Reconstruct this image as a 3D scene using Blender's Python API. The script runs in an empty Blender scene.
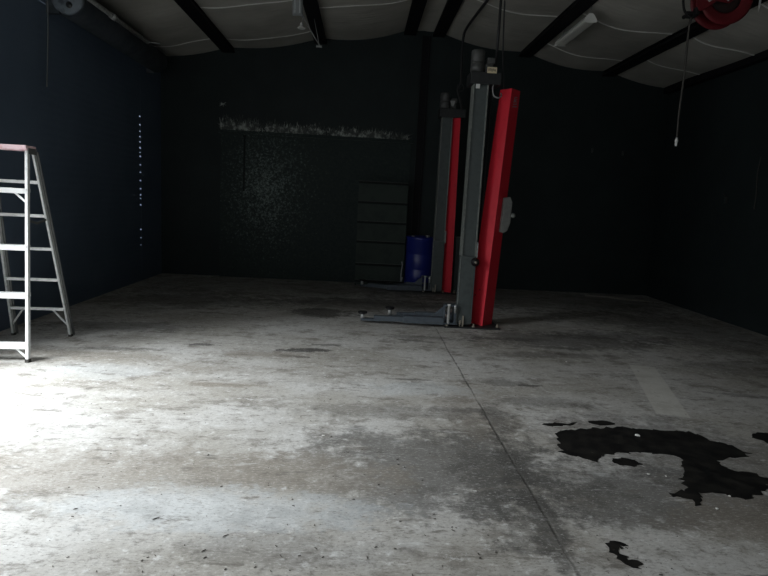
import bpy, bmesh, math, random
from mathutils import Vector, Matrix
random.seed(7)
S = bpy.context.scene
C = S.collection

# ------------------------------------------------------------------ helpers
class MB:
    """collects shapes; build() links them as one mesh object"""
    def __init__(s): s.bm = bmesh.new()
    def hexa(s, p):                       # 8 corners: bottom 4 (ccw) then top 4
        v = [s.bm.verts.new(q) for q in p]
        for f in ((3,2,1,0),(4,5,6,7),(0,1,5,4),(1,2,6,5),(2,3,7,6),(3,0,4,7)):
            s.bm.faces.new([v[i] for i in f])
        return s
    def box(s, x0, x1, y0, y1, z0, z1, M=None):
        p = [Vector(q) for q in ((x0,y0,z0),(x1,y0,z0),(x1,y1,z0),(x0,y1,z0),(x0,y0,z1),(x1,y0,z1),(x1,y1,z1),(x0,y1,z1))]
        if M is not None: p = [M @ q for q in p]
        return s.hexa(p)
    def bar(s, a, b, w, d, up=(0,0,1)):   # rectangular bar from a to b, w across, d along 'up'
        a, b = Vector(a), Vector(b); t = (b-a).normalized(); u = Vector(up)
        x = t.cross(u)
        if x.length < 1e-4: x = t.cross(Vector((0,1,0)))
        x.normalize(); y = x.cross(t).normalized()
        c = [-x*w/2-y*d/2, x*w/2-y*d/2, x*w/2+y*d/2, -x*w/2+y*d/2]
        return s.hexa([a+q for q in c]+[b+q for q in c])
    def tube(s, pts, r, n=8, caps=True):
        pts = [Vector(p) for p in pts]; rings = []; px = None
        for i, p in enumerate(pts):
            t = (pts[min(i+1,len(pts)-1)]-pts[max(i-1,0)]).normalized()
            if px is None:
                px = t.cross(Vector((0,0,1)))
                if px.length < .05: px = t.cross(Vector((0,1,0)))
            px = (px - t*px.dot(t)).normalized(); py = t.cross(px)
            rr = r[i] if isinstance(r,(list,tuple)) else r
            rings.append([s.bm.verts.new(p+px*math.cos(2*math.pi*k/n)*rr+py*math.sin(2*math.pi*k/n)*rr) for k in range(n)])
        for A, B in zip(rings, rings[1:]):
            for k in range(n): 
                f = s.bm.faces.new((A[k],A[(k+1)%n],B[(k+1)%n],B[k])); f.smooth = True
        if caps:
            s.bm.faces.new(rings[0][::-1]); s.bm.faces.new(rings[-1])
        return s
    def lathe(s, prof, c, axis='z', n=32):  # prof: [(radius, height)]
        rings = []
        for r, h in prof:
            ring = []
            for k in range(n):
                a = 2*math.pi*k/n; u, v = r*math.cos(a), r*math.sin(a)
                q = {'z':(u,v,h), 'y':(u,h,v), 'x':(h,u,v)}[axis]
                ring.append(s.bm.verts.new(Vector(c)+Vector(q)))
            rings.append(ring)
        for A, B in zip(rings, rings[1:]):
            for k in range(n): 
                f = s.bm.faces.new((A[k],A[(k+1)%n],B[(k+1)%n],B[k])); f.smooth = True
        for R in (() if prof[0] == prof[-1] else (rings[0], rings[-1])):
            if (R[0].co-R[n//2].co).length > 1e-5: s.bm.faces.new(R)
        return s
    def prism(s, pts, d):                  # polygon pts extruded by the vector d
        a = [s.bm.verts.new(p) for p in pts]; b = [s.bm.verts.new(Vector(p)+Vector(d)) for p in pts]
        s.bm.faces.new(a[::-1]); s.bm.faces.new(b)
        for i in range(len(a)):
            j = (i+1)%len(a); s.bm.faces.new((a[i],a[j],b[j],b[i]))
        return s
    def build(s, name, mat, parent=None, bevel=0, smooth=False):
        bmesh.ops.remove_doubles(s.bm, verts=s.bm.verts, dist=1e-6)
        bmesh.ops.recalc_face_normals(s.bm, faces=s.bm.faces)
        me = bpy.data.meshes.new(name); s.bm.to_mesh(me); s.bm.free()
        o = bpy.data.objects.new(name, me); C.objects.link(o)
        me.materials.append(mat)
        if parent is not None: o.parent = parent
        if bevel:
            m = o.modifiers.new('bevel','BEVEL'); m.width = bevel; m.segments = 2; m.limit_method = 'ANGLE'
        if smooth:
            for f in me.polygons: f.use_smooth = True
        return o

def tag(o, label, cat, group=None, kind=None):
    o['label'] = label; o['category'] = cat
    if group: o['group'] = group
    if kind: o['kind'] = kind
    return o
def thing(name, loc, label, cat, group=None):
    o = bpy.data.objects.new(name, None); C.objects.link(o); o.location = loc; o.empty_display_size = .1
    return tag(o, label, cat, group)
def struct(o, label=None):
    o['kind'] = 'structure'
    if label: o['label'] = label
    return o
def curve(pts, n=8):                       # Catmull-Rom through pts
    P = [Vector(p) for p in pts]; P = [2*P[0]-P[1]]+P+[2*P[-1]-P[-2]]; out = []
    for i in range(1, len(P)-2):
        for k in range(n):
            t = k/n; a,b,c,d = P[i-1:i+3]
            out.append(.5*((2*b)+(c-a)*t+(2*a-5*b+4*c-d)*t*t+(3*b-a-3*c+d)*t**3))
    return out+[P[-2]]

# ------------------------------------------------------------------ materials
def mat(name, col, rough=.6, metal=0, spec=.5, noise=None, bump=None, coat=0):
    """noise=(scale, second colour, low, high) speckles; bump=(scale, strength)"""
    m = bpy.data.materials.new(name); m.use_nodes = True; nt = m.node_tree; N, L = nt.nodes, nt.links
    b = N['Principled BSDF']; b.inputs['Base Color'].default_value = (*col,1); b.inputs['Roughness'].default_value = rough
    b.inputs['Metallic'].default_value = metal; b.inputs['Specular IOR Level'].default_value = spec; b.inputs['Coat Weight'].default_value = coat
    if noise or bump: tc = N.new('ShaderNodeTexCoord')
    if noise:
        t = N.new('ShaderNodeTexNoise'); t.inputs['Scale'].default_value = noise[0]; t.inputs['Detail'].default_value = 6
        r = N.new('ShaderNodeValToRGB'); r.color_ramp.elements[0].position = noise[2]; r.color_ramp.elements[1].position = noise[3]
        r.color_ramp.elements[0].color = (*col,1); r.color_ramp.elements[1].color = (*noise[1],1)
        L.new(tc.outputs['Object'], t.inputs['Vector']); L.new(t.outputs['Fac'], r.inputs['Fac']); L.new(r.outputs['Color'], b.inputs['Base Color'])
    if bump:
        t = N.new('ShaderNodeTexNoise'); t.inputs['Scale'].default_value = bump[0]; t.inputs['Detail'].default_value = 5
        u = N.new('ShaderNodeBump'); u.inputs['Strength'].default_value = bump[1]; u.inputs['Distance'].default_value = .02
        L.new(tc.outputs['Object'], t.inputs['Vector']); L.new(t.outputs['Fac'], u.inputs['Height']); L.new(u.outputs['Normal'], b.inputs['Normal'])
    return m

M = {}
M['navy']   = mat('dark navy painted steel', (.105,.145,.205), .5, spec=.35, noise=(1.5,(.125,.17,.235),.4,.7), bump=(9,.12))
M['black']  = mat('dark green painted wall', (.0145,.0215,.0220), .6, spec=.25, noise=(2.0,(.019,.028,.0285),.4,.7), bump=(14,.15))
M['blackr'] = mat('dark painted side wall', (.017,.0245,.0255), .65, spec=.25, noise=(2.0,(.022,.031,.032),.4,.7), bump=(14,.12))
M['front']  = mat('grey front wall', (.22,.23,.235), .8, spec=.2)
M['seam']   = mat('pale seam tape', (.9,.9,.86), .5)
M['steel_dark'] = mat('dark brown purlin steel', (.008,.008,.010), .6, spec=.2)
M['zinc']   = mat('pale zinc', (.52,.54,.53), .45, .3, noise=(30,(.36,.37,.37),.45,.65))
M['duct']   = mat('dull blue grey coil', (.06,.072,.085), .6, noise=(5,(.035,.045,.055),.45,.6))
M['ductlight'] = mat('bluish end plate', (.16,.19,.22), .6, noise=(9,(.07,.085,.10),.5,.62))
M['lift']   = mat('grey green lift paint', (.088,.104,.104), .45, spec=.4, noise=(14,(.068,.081,.081),.5,.75))
M['liftedge'] = mat('pale lit edge', (.24,.26,.24), .45, noise=(22,(.12,.135,.13),.45,.7))  # paler lift paint: light on lips and rims put into the colour
M['arm']    = mat('blue grey arm paint', (.085,.105,.125), .45, noise=(16,(.05,.06,.07),.5,.75))
M['dark']   = mat('near black steel', (.022,.024,.026), .5, noise=(20,(.03,.033,.034),.45,.7))
M['motor']  = mat('dark grey motor paint', (.085,.088,.086), .5, noise=(20,(.06,.063,.06),.45,.7))
M['rod']    = mat('dull rod', (.05,.055,.055), .4, .5)
M['red']    = mat('red sheet metal paint', (.74,.030,.052), .42, spec=.4, noise=(9,(.63,.025,.043),.55,.85))
M['reelred']= mat('red reel paint', (.155,.010,.016), .5, noise=(11,(.12,.009,.013),.5,.7))
M['reeldark']= mat('dark reel core', (.035,.02,.018), .6)
M['white']  = mat('white steel', (.88,.89,.87), .4)
M['cream']  = mat('cream paper tag', (.72,.62,.42), .7)
M['ink']    = mat('dark ink', (.05,.045,.04), .7)
M['greyink']= mat('pale grey lettering', (.42,.34,.36), .6)
M['rubber'] = mat('black rubber', (.012,.012,.013), .6, spec=.3)
M['bolt']   = mat('worn bolt', (.42,.38,.31), .45, .4)
M['cable']  = mat('dark cable', (.02,.021,.023), .6)
M['chain']  = mat('dull chain', (.14,.15,.155), .6)
M['hose']   = mat('grey air hose', (.055,.052,.046), .55)
M['wire']   = mat('pale wire', (.32,.33,.33), .5)
M['alu']    = mat('pale aluminium', (.84,.86,.85), .45, .05, noise=(25,(.66,.68,.68),.5,.75))
M['aludull']= mat('dull aluminium', (.62,.64,.63), .5, .1, noise=(25,(.45,.46,.46),.5,.7))
M['alushade']= mat('shaded aluminium', (.13,.135,.135), .6)  # darker copy of the aluminium, its shade painted into the colour
M['pink']   = mat('faded pink red top', (.86,.64,.67), .55, noise=(18,(.66,.36,.41),.5,.75))
M['blue']   = mat('blue plastic drum', (.014,.024,.20), .34, spec=.5)
M['shelf']  = mat('dark green grey shelf', (.036,.05,.043), .6, spec=.2, noise=(5,(.027,.038,.034),.45,.7))
M['shelfdark'] = mat('dark shelf gap', (.010,.013,.012), .7, spec=.2)
M['tuft']   = mat('silvery torn insulation', (.045,.055,.05), .5, noise=(13,(.42,.46,.42),.46,.64))
M['diff']   = mat('white light diffuser', (.86,.87,.80), .5)
M['lampwhite'] = mat('white lamp metal', (.85,.86,.82), .45)
M['lampgrey'] = mat('grey fixture metal', (.13,.145,.145), .5)
M['scrap']  = mat('white scrap', (.85,.85,.82), .7)
M['leaf']   = mat('dry dark leaf bits', (.06,.052,.042), .8)
M['strip']  = mat('pale brown strip', (.13,.12,.10), .7)

# panel with glossy glints painted in as pale flecks
def panel_mat():
    m = bpy.data.materials.new('dark green crinkled sheet'); m.use_nodes = True; nt = m.node_tree; N, L = nt.nodes, nt.links
    b = N['Principled BSDF']; b.inputs['Roughness'].default_value = .5; b.inputs['Specular IOR Level'].default_value = .15
    tc = N.new('ShaderNodeTexCoord')
    n1 = N.new('ShaderNodeTexNoise'); n1.inputs['Scale'].default_value = 24; n1.inputs['Detail'].default_value = 10; n1.inputs['Roughness'].default_value = .8
    n2 = N.new('ShaderNodeTexNoise'); n2.inputs['Scale'].default_value = .9
    # painted glints gather around one spot on the sheet
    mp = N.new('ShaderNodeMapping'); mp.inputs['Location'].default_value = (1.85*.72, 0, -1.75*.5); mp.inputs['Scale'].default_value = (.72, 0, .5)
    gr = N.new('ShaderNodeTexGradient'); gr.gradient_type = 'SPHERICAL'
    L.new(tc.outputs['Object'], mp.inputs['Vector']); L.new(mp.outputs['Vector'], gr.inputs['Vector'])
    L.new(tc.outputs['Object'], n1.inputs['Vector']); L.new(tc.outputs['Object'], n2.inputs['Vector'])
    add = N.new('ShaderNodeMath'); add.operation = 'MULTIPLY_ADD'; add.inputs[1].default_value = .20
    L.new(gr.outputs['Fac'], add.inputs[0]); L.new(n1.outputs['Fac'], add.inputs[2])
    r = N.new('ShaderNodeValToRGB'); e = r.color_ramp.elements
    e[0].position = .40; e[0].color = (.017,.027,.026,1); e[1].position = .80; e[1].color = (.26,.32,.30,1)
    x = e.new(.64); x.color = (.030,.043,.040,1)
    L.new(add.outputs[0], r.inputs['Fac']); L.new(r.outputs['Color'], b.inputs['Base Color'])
    u = N.new('ShaderNodeBump'); u.inputs['Strength'].default_value = .35; u.inputs['Distance'].default_value = .02
    L.new(n1.outputs['Fac'], u.inputs['Height']); L.new(u.outputs['Normal'], b.inputs['Normal'])
    return m
M['panel'] = panel_mat()

def ceiling_mat():
    m = bpy.data.materials.new('grey white vinyl insulation'); m.use_nodes = True; nt = m.node_tree; N, L = nt.nodes, nt.links
    b = N['Principled BSDF']; b.inputs['Roughness'].default_value = .55; b.inputs['Specular IOR Level'].default_value = .3
    tc = N.new('ShaderNodeTexCoord'); n = N.new('ShaderNodeTexNoise'); n.inputs['Scale'].default_value = 1.6; n.inputs['Detail'].default_value = 5
    r = N.new('ShaderNodeValToRGB'); r.color_ramp.elements[0].position = .35; r.color_ramp.elements[1].position = .7
    r.color_ramp.elements[0].color = (.40,.39,.35,1); r.color_ramp.elements[1].color = (.53,.52,.47,1)
    n2 = N.new('ShaderNodeTexNoise'); n2.inputs['Scale'].default_value = 4; n2.inputs['Detail'].default_value = 4
    mp = N.new('ShaderNodeMapping'); mp.inputs['Scale'].default_value = (.5, 3, 1)
    L.new(tc.outputs['Object'], mp.inputs['Vector']); L.new(mp.outputs['Vector'], n2.inputs['Vector'])
    u = N.new('ShaderNodeBump'); u.inputs['Strength'].default_value = .35; u.inputs['Distance'].default_value = .05
    L.new(n2.outputs['Fac'], u.inputs['Height']); L.new(u.outputs['Normal'], b.inputs['Normal'])
    L.new(tc.outputs['Object'], n.inputs['Vector']); L.new(n.outputs['Fac'], r.inputs['Fac']); L.new(r.outputs['Color'], b.inputs['Base Color'])
    return m
M['ceil'] = ceiling_mat()

def floor_mat():
    m = bpy.data.materials.new('worn stained concrete'); m.use_nodes = True; nt = m.node_tree; N, L = nt.nodes, nt.links
    b = N['Principled BSDF']; b.inputs['Specular IOR Level'].default_value = .3
    tc = N.new('ShaderNodeTexCoord')
    sep = N.new('ShaderNodeSeparateXYZ')
    def noise(sc, det=6, rough=.6, stretch=(1,1,1), off=(0,0,0)):
        mp = N.new('ShaderNodeMapping'); mp.inputs['Scale'].default_value = stretch; mp.inputs['Location'].default_value = off
        n = N.new('ShaderNodeTexNoise'); n.inputs['Scale'].default_value = sc; n.inputs['Detail'].default_value = det; n.inputs['Roughness'].default_value = rough
        L.new(tc.outputs['Object'], mp.inputs['Vector']); L.new(mp.outputs['Vector'], n.inputs['Vector']); return n
    def math_(op, a, bb, c=None):
        n = N.new('ShaderNodeMath'); n.operation = op
        for i, v in enumerate((a, bb, c)):
            if v is None: continue
            if isinstance(v, (int,float)): n.inputs[i].default_value = v
            else: L.new(v, n.inputs[i])
        return n.outputs[0]
    def ramp(v, p0, p1, v0=0, v1=1):
        n = N.new('ShaderNodeMapRange'); n.interpolation_type = 'SMOOTHSTEP'
        for i, q in enumerate((p0,p1,v0,v1)): n.inputs[i+1].default_value = q
        L.new(v, n.inputs[0]); return n.outputs[0]
    def mix(fac, a, col):
        n = N.new('ShaderNodeMix'); n.data_type = 'RGBA'
        L.new(fac, n.inputs[0])
        if isinstance(a, tuple): n.inputs[6].default_value = (*a,1)
        else: L.new(a, n.inputs[6])
        if isinstance(col, tuple): n.inputs[7].default_value = (*col,1)
        else: L.new(col, n.inputs[7])
        return n.outputs[2]
    big = noise(.75, 8, .62, (1,1.3,1)); mid = noise(2.6, 8, .68, (1,1.4,1), (3,1,0)); fine = noise(13, 8, .72); spk = noise(60, 3, .6, off=(5,2,1))
    warp = noise(3.5, 7, .7, off=(7,7,0))
    L.new(tc.outputs['Object'], sep.inputs[0])
    col = mix(ramp(big.outputs['Fac'], .38, .62), (.385,.37,.335), (.55,.545,.525))
    col = mix(ramp(mid.outputs['Fac'], .50, .66, 0, .85), col, (.22,.205,.18))
    col = mix(ramp(fine.outputs['Fac'], .55, .66, 0, .75), col, (.70,.71,.70))
    col = mix(ramp(fine.outputs['Fac'], .47, .32, 0, .8), col, (.19,.18,.16))
    strk = noise(3.2, 9, .75, (1,3.2,1), (2,9,0))
    def blob(x, y, rx, ry, rot=0, edge=.5, amp=1.3):
        """soft ragged ellipse around (x, y)"""
        c, s = math.cos(math.radians(rot)), math.sin(math.radians(rot))
        dx = math_('SUBTRACT', sep.outputs[0], x); dy = math_('SUBTRACT', sep.outputs[1], y)
        u = math_('MULTIPLY_ADD', dx, c/rx, math_('MULTIPLY', dy, s/rx)); v = math_('MULTIPLY_ADD', dy, c/ry, math_('MULTIPLY', dx, -s/ry))
        d = math_('SQRT', math_('ADD', math_('MULTIPLY', u, u), math_('MULTIPLY', v, v)), 0)
        d = math_('ADD', d, math_('MULTIPLY', math_('SUBTRACT', warp.outputs['Fac'], .5), amp*2.2)); d = math_('ADD', d, math_('MULTIPLY', math_('SUBTRACT', fine.outputs['Fac'], .5), amp*1.3)); d = math_('ADD', d, math_('MULTIPLY', math_('SUBTRACT', strk.outputs['Fac'], .5), amp*1.2))
        return ramp(d, 1+edge/2, 1-edge/2)
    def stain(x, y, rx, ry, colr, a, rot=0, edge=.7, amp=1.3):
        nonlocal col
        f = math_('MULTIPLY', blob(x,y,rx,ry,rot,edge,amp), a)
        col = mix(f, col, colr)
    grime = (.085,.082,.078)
    for q in STAINS_AND_SHADE: stain(*q)  # real stains, plus shade painted onto the back floor
    grain = noise(34, 6, .8, (1,2.2,1), (4,4,0))
    col = mix(ramp(grain.outputs['Fac'], .53, .64, 0, .75), col, (.15,.142,.128))
    col = mix(ramp(grain.outputs['Fac'], .46, .36, 0, .55), col, (.68,.67,.64))
    col = mix(ramp(strk.outputs['Fac'], .55, .64, 0, .75), col, (.16,.148,.13))
    col = mix(ramp(strk.outputs['Fac'], .44, .30, 0, .6), col, (.66,.67,.66))
    # old pale strip on the slab, edges slightly ragged
    ax_, ay_ = 2.86, 5.15; ang = math.atan2(5.90-4.39, 3.10-2.62)
    dx = math_('SUBTRACT', sep.outputs[0], ax_); dy = math_('SUBTRACT', sep.outputs[1], ay_)
    u = math_('MULTIPLY_ADD', dx, math.cos(ang), math_('MULTIPLY', dy, math.sin(ang))); v = math_('MULTIPLY_ADD', dy, math.cos(ang), math_('MULTIPLY', dx, -math.sin(ang)))
    uu = ramp(math_('ABSOLUTE', u, 0), .80, .78); vv = ramp(math_('ADD', math_('ABSOLUTE', v, 0), math_('MULTIPLY', math_('SUBTRACT', fine.outputs['Fac'], .5), .03)), .135, .125)
    col = mix(math_('MULTIPLY', math_('MULTIPLY', uu, vv), .6), col, (.66,.65,.60))
    # saw-cut joint
    jx = math_('ABSOLUTE', math_('SUBTRACT', math_('ADD', sep.outputs[0], math_('MULTIPLY', math_('SUBTRACT', mid.outputs['Fac'], .5), .05)), 1.045), 0)
    jn = math_('MULTIPLY', ramp(jx, .013, .003), ramp(strk.outputs['Fac'], .40, .54, .1, .6))
    col = mix(jn, col, (.06,.055,.05))
    # dark crumbs ground into the surface
    col = mix(ramp(spk.outputs['Fac'], .70, .76, 0, .75), col, (.10,.09,.08))
    L.new(col, b.inputs['Base Color'])
    rgh = ramp(mid.outputs['Fac'], .4, .7, .62, .85); L.new(rgh, b.inputs['Roughness'])
    bp = N.new('ShaderNodeBump'); bp.inputs['Strength'].default_value = .35; bp.inputs['Distance'].default_value = .012
    hh = math_('SUBTRACT', fine.outputs['Fac'], math_('MULTIPLY', jn, 1.5)); L.new(hh, bp.inputs['Height']); L.new(bp.outputs['Normal'], b.inputs['Normal'])
    return m
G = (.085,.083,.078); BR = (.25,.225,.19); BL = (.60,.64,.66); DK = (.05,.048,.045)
STAINS_AND_SHADE = [   # x, y, rx, ry, colour, amount, rotation
    (.55,3.35,.80,.55,G,.72,0), (.95,3.35,.28,.85,G,.55,0), (1.0,4.4,.30,.6,BR,.5,0),
    (-1.2,3.15,1.2,.30,BR,.55,3), (-.2,3.2,.5,.25,BR,.5,0),
    (-.70,2.78,.75,.20,BL,.5,0), (.57,4.84,.42,.16,BL,.4,0), (-2.2,5.0,.5,.2,BL,.3,0),
    (-.50,8.07,.40,.32,DK,.8,0,.5), (-.55,5.98,.32,.07,DK,.9,8,.4), (-.60,5.72,.20,.045,DK,.85,-4,.4), (-1.0,5.75,.55,.12,BR,.6,0), (-.35,6.25,.18,.05,DK,.7,5,.4), (1.9,3.05,.85,.30,G,.6,0), (1.02,3.0,.09,.9,DK,.55,0), (1.1,4.15,.10,.35,DK,.5,0), (2.2,2.75,.5,.25,BR,.6,0), (1.9,6.9,.5,.10,DK,.55,4), (2.9,7.2,.45,.12,DK,.55,0), (2.35,6.55,.4,.06,DK,.5,0), (1.62,5.05,.12,.04,DK,.8,0,.4), (3.6,5.0,.35,.05,DK,.5,-10), (.75,6.6,.25,.05,DK,.6,-12),
    (2.6,6.95,1.1,.40,G,.65,0), (3.4,7.3,.8,.3,G,.55,0), (2.2,6.2,.7,.12,DK,.45,5), (.9,6.8,.5,.10,G,.5,0),
    (-2.8,6.75,.8,.22,G,.5,5), (-2.5,5.45,.7,.15,BR,.5,0), (-1.62,6.05,.16,.05,DK,.75,0,.4), (-2.35,5.75,.5,.06,DK,.5,4), (-1.1,4.75,.35,.05,BR,.8,0), (.8,4.35,.35,.05,DK,.45,0), (.45,5.1,.2,.03,DK,.6,0), (-1.3,5.2,.5,.14,BR,.45,0),
    (1.6,3.1,.9,.40,G,.42,0), (2.5,2.8,.6,.4,BR,.5,0), (1.35,5.1,.3,.08,G,.5,0), (1.6,4.6,.4,.12,G,.4,0),
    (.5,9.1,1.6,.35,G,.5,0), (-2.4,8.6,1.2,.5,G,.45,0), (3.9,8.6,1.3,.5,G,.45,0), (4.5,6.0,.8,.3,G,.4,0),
    (2.3,3.75,.9,.55,G,.5,-20), (-1.2,10.4,3.2,1.3,DK,.45,0,1.2), (3.4,10.4,3.0,1.3,DK,.65,0,1.2), (-2.9,8.8,1.1,1.0,DK,.4,0,1.2), (.2,8.9,1.6,.4,G,.6,0,1), (4.9,8.0,1.0,1.4,DK,.55,0,1.2), (.2,4.25,.7,.14,G,.35,0), (-.3,2.45,.5,.12,G,.3,0)]  # wide soft dark patches paint shade into the floor's back and sides
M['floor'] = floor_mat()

def oil_mat():
    m = bpy.data.materials.new('soaked in black oil'); m.use_nodes = True; nt = m.node_tree; N, L = nt.nodes, nt.links
    b = N['Principled BSDF']; b.inputs['Specular IOR Level'].default_value = .12
    tc = N.new('ShaderNodeTexCoord'); n = N.new('ShaderNodeTexNoise'); n.inputs['Scale'].default_value = 9; n.inputs['Detail'].default_value = 8
    r = N.new('ShaderNodeValToRGB'); r.color_ramp.elements[0].position = .42; r.color_ramp.elements[1].position = .72
    r.color_ramp.elements[0].color = (.009,.009,.009,1); r.color_ramp.elements[1].color = (.026,.025,.022,1)
    L.new(tc.outputs['Object'], n.inputs['Vector']); L.new(n.outputs['Fac'], r.inputs['Fac']); L.new(r.outputs['Color'], b.inputs['Base Color'])
    b.inputs['Roughness'].default_value = .6
    return m
M['oil'] = oil_mat()

# ------------------------------------------------------------------ the room
XL, XR, YB, YF = -3.85, 5.85, 11.35, -3.0
RIDGE = 1.02
def roof(x): return 4.76 - .155*abs(x-RIDGE)          # underside of the purlins
TH = .12
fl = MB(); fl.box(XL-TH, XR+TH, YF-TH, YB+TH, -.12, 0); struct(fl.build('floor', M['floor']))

D0, D1, DH = 7.2, 10.28, 3.72       # closed roll-up door in the side wall
O0, O1, OH = 1.9, 4.8, 3.35         # open doorway nearer the camera
w = MB(); T = .10
w.box(XL-T, XL, YF, O0, 0, 4.3); w.box(XL-T, XL, O0, O1, OH, 4.3); w.box(XL-T, XL, O1, D0, 0, 4.3)
w.box(XL-T, XL, D0, D1+.06, DH, 4.3); w.box(XL-T, XL, D1+.06, YB, 0, 4.3)
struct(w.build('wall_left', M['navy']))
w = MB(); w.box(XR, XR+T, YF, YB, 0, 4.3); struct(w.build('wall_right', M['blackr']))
def gable(y0, y1, m, n):
    g = MB(); g.prism([(XL-T,y0,0),(XR+T,y0,0),(XR+T,y0,roof(XR)+.16),(RIDGE,y0,roof(RIDGE)+.16),(XL-T,y0,roof(XL)+.16)], (0,y1-y0,0))
    return struct(g.build(n, m))
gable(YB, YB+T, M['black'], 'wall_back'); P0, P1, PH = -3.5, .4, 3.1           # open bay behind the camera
g = MB()
g.box(XL-T,P0,YF-T,YF,0,PH); g.box(P1,XR+T,YF-T,YF,0,PH)
g.prism([(XL-T,YF-T,PH),(XR+T,YF-T,PH),(XR+T,YF-T,roof(XR)+.16),(RIDGE,YF-T,roof(RIDGE)+.16),(XL-T,YF-T,roof(XL)+.16)],(0,T,0))
struct(g.build('wall_front', M['front']))

# roll-up door: curtain of shallow ribs, guide with daylight leaking past its edge, coil above
door = bpy.data.objects.new('door_1', None); C.objects.link(door); door.location = (XL, (D0+D1)/2, 0); struct(door)
bpy.context.view_layer.update()
def inpl(o, root):                   # keep world position under an empty moved away from the origin
    o.matrix_parent_inverse = Matrix.Translation(-Vector(root.location)); return o
cur = MB(); zs = 0
prof = []
while zs < DH-.01:
    prof += [(XL-.0022, zs), (XL-.001, zs+.03), (XL-.001, zs+.05), (XL-.0022, zs+.08)]; zs += .093
prof = [(x, min(z, DH)) for x, z in prof]
vs = [[cur.bm.verts.new((x, y, z)) for y in (D0, D1)] for x, z in prof]
for a, b in zip(vs, vs[1:]): cur.bm.faces.new((a[0],a[1],b[1],b[0]))
inpl(cur.build('curtain', M['navy'], door), door)
gd = MB(); gd.box(XL-.05, XL-.001, D0-.01, D0+.01, 0, DH)
inpl(gd.build('guide', M['navy'], door), door)
gd = MB(); z = 0
# the seal along the far guide is frayed: the day shows through the gaps
rnd = random.Random(3)
while z < DH:
    h = rnd.uniform(.04,.13) if .35 < z < 2.95 else .4
    gd.box(XL-.012, XL-.002, D1, D1+.06, z, min(z+h, DH))
    z += h + (rnd.uniform(.008,.026) if .35 < z < 2.8 and (z > 1.2 or rnd.random() < .5) else 0)
inpl(gd.build('guide', M['navy'], door), door)
co = MB(); co.lathe([(.02,7.45),(.17,7.45),(.185,7.55),(.185,10.55),(.16,10.62),(.02,10.62)], (-3.645,0,3.80), 'y', 28)
inpl(co.build('coil', M['duct'], door), door)
ep = MB(); ep.lathe([(.02,7.38),(.17,7.38),(.185,7.40),(.185,7.45),(.02,7.45)], (-3.60,0,3.80), 'y', 28)
o = inpl(ep.build('end_plate', M['ductlight'], door), door)
hl = MB()
for dx, dz, r in ((.035,-.085,.035),(.08,.06,.04),(-.08,.07,.03)): hl.lathe([(.001,7.365),(r,7.365),(r,7.385),(.001,7.385)], (-3.60+dx,0,3.80+dz), 'y', 12)
hl.build('hole', M['dark'], o).matrix_parent_inverse = Matrix.Translation(-Vector(door.location)) if False else Matrix.Identity(4)
br = MB(); br.box(-3.85,-3.70,7.40,7.46,3.62,4.02); br.box(-3.85,-3.72,10.63,10.67,3.62,3.98); br.box(-3.70,-3.64,7.41,7.44,3.75,3.86); br.box(-3.72,-3.60,10.625,10.66,3.76,3.84)
inpl(br.build('bracket', M['duct'], door), door)
ch = MB(); ch.tube(curve([(-3.80,7.33,3.95),(-3.79,7.33,3.60),(-3.79,7.30,3.2),(-3.80,7.27,2.75)],6), .008, 6)
tag(ch.build('pull_chain', M['chain']), 'thin pale chain hanging down the navy wall beside the door coil', 'chain')

# back door panel and ragged insulation above it
p = MB(); p.box(-2.72,.90,YB-.045,YB,0,2.80); p.box(-2.76,.94,YB-.075,YB,2.74,2.80)
struct(p.build('door_2', M['panel']))
tf = MB(); rnd = random.Random(11)
for i in range(3400):
    x = rnd.uniform(-2.72,.82); k = (x+2.72)/3.54
    dens = .55+.45*math.sin(x*7.3)*math.sin(x*2.9+1)
    if rnd.random() > dens: continue
    h = rnd.uniform(.03,.24)*rnd.random()**.4*(1.25-.55*k)*(.55+.45*abs(math.sin(x*5.1+math.sin(x*13)))); wd = rnd.uniform(.003,.011); lean = rnd.gauss(0,.05)
    y = YB-.03-rnd.random()*.05; z = 2.80+rnd.random()**2*.08
    a = [tf.bm.verts.new(q) for q in ((x-wd,y,z),(x+wd,y,z),(x,y+.012,z))]; b = tf.bm.verts.new((x+lean, y-rnd.uniform(0,.03), z+h))
    for i2 in range(3): tf.bm.faces.new((a[i2],a[(i2+1)%3],b))
tag(tf.build('torn_insulation', M['tuft']), 'ragged silvery insulation torn open along the top of the dark green back panel', 'insulation', kind='stuff')
st = MB(); st.box(-2.285,-2.255,YB-.062,YB-.045,1.67,2.70); st.box(-2.30,-2.24,YB-.068,YB-.045,2.68,2.72)
tag(st.build('strap', M['shelfdark'], bevel=.004), 'narrow black strap hanging on the dark green back panel', 'strap')
sc = MB(); 
for i in range(14):
    x = -2.70+rnd.uniform(-.07,.07); z = 3.27+rnd.uniform(-.05,.05); sc.bar((-2.70,YB-.006,3.27),(x,YB-.012,z),.007,.006)
tag(sc.build('insulation_scrap', M['tuft']), 'small pale torn scrap stuck high on the dark back wall', 'scrap')

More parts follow.
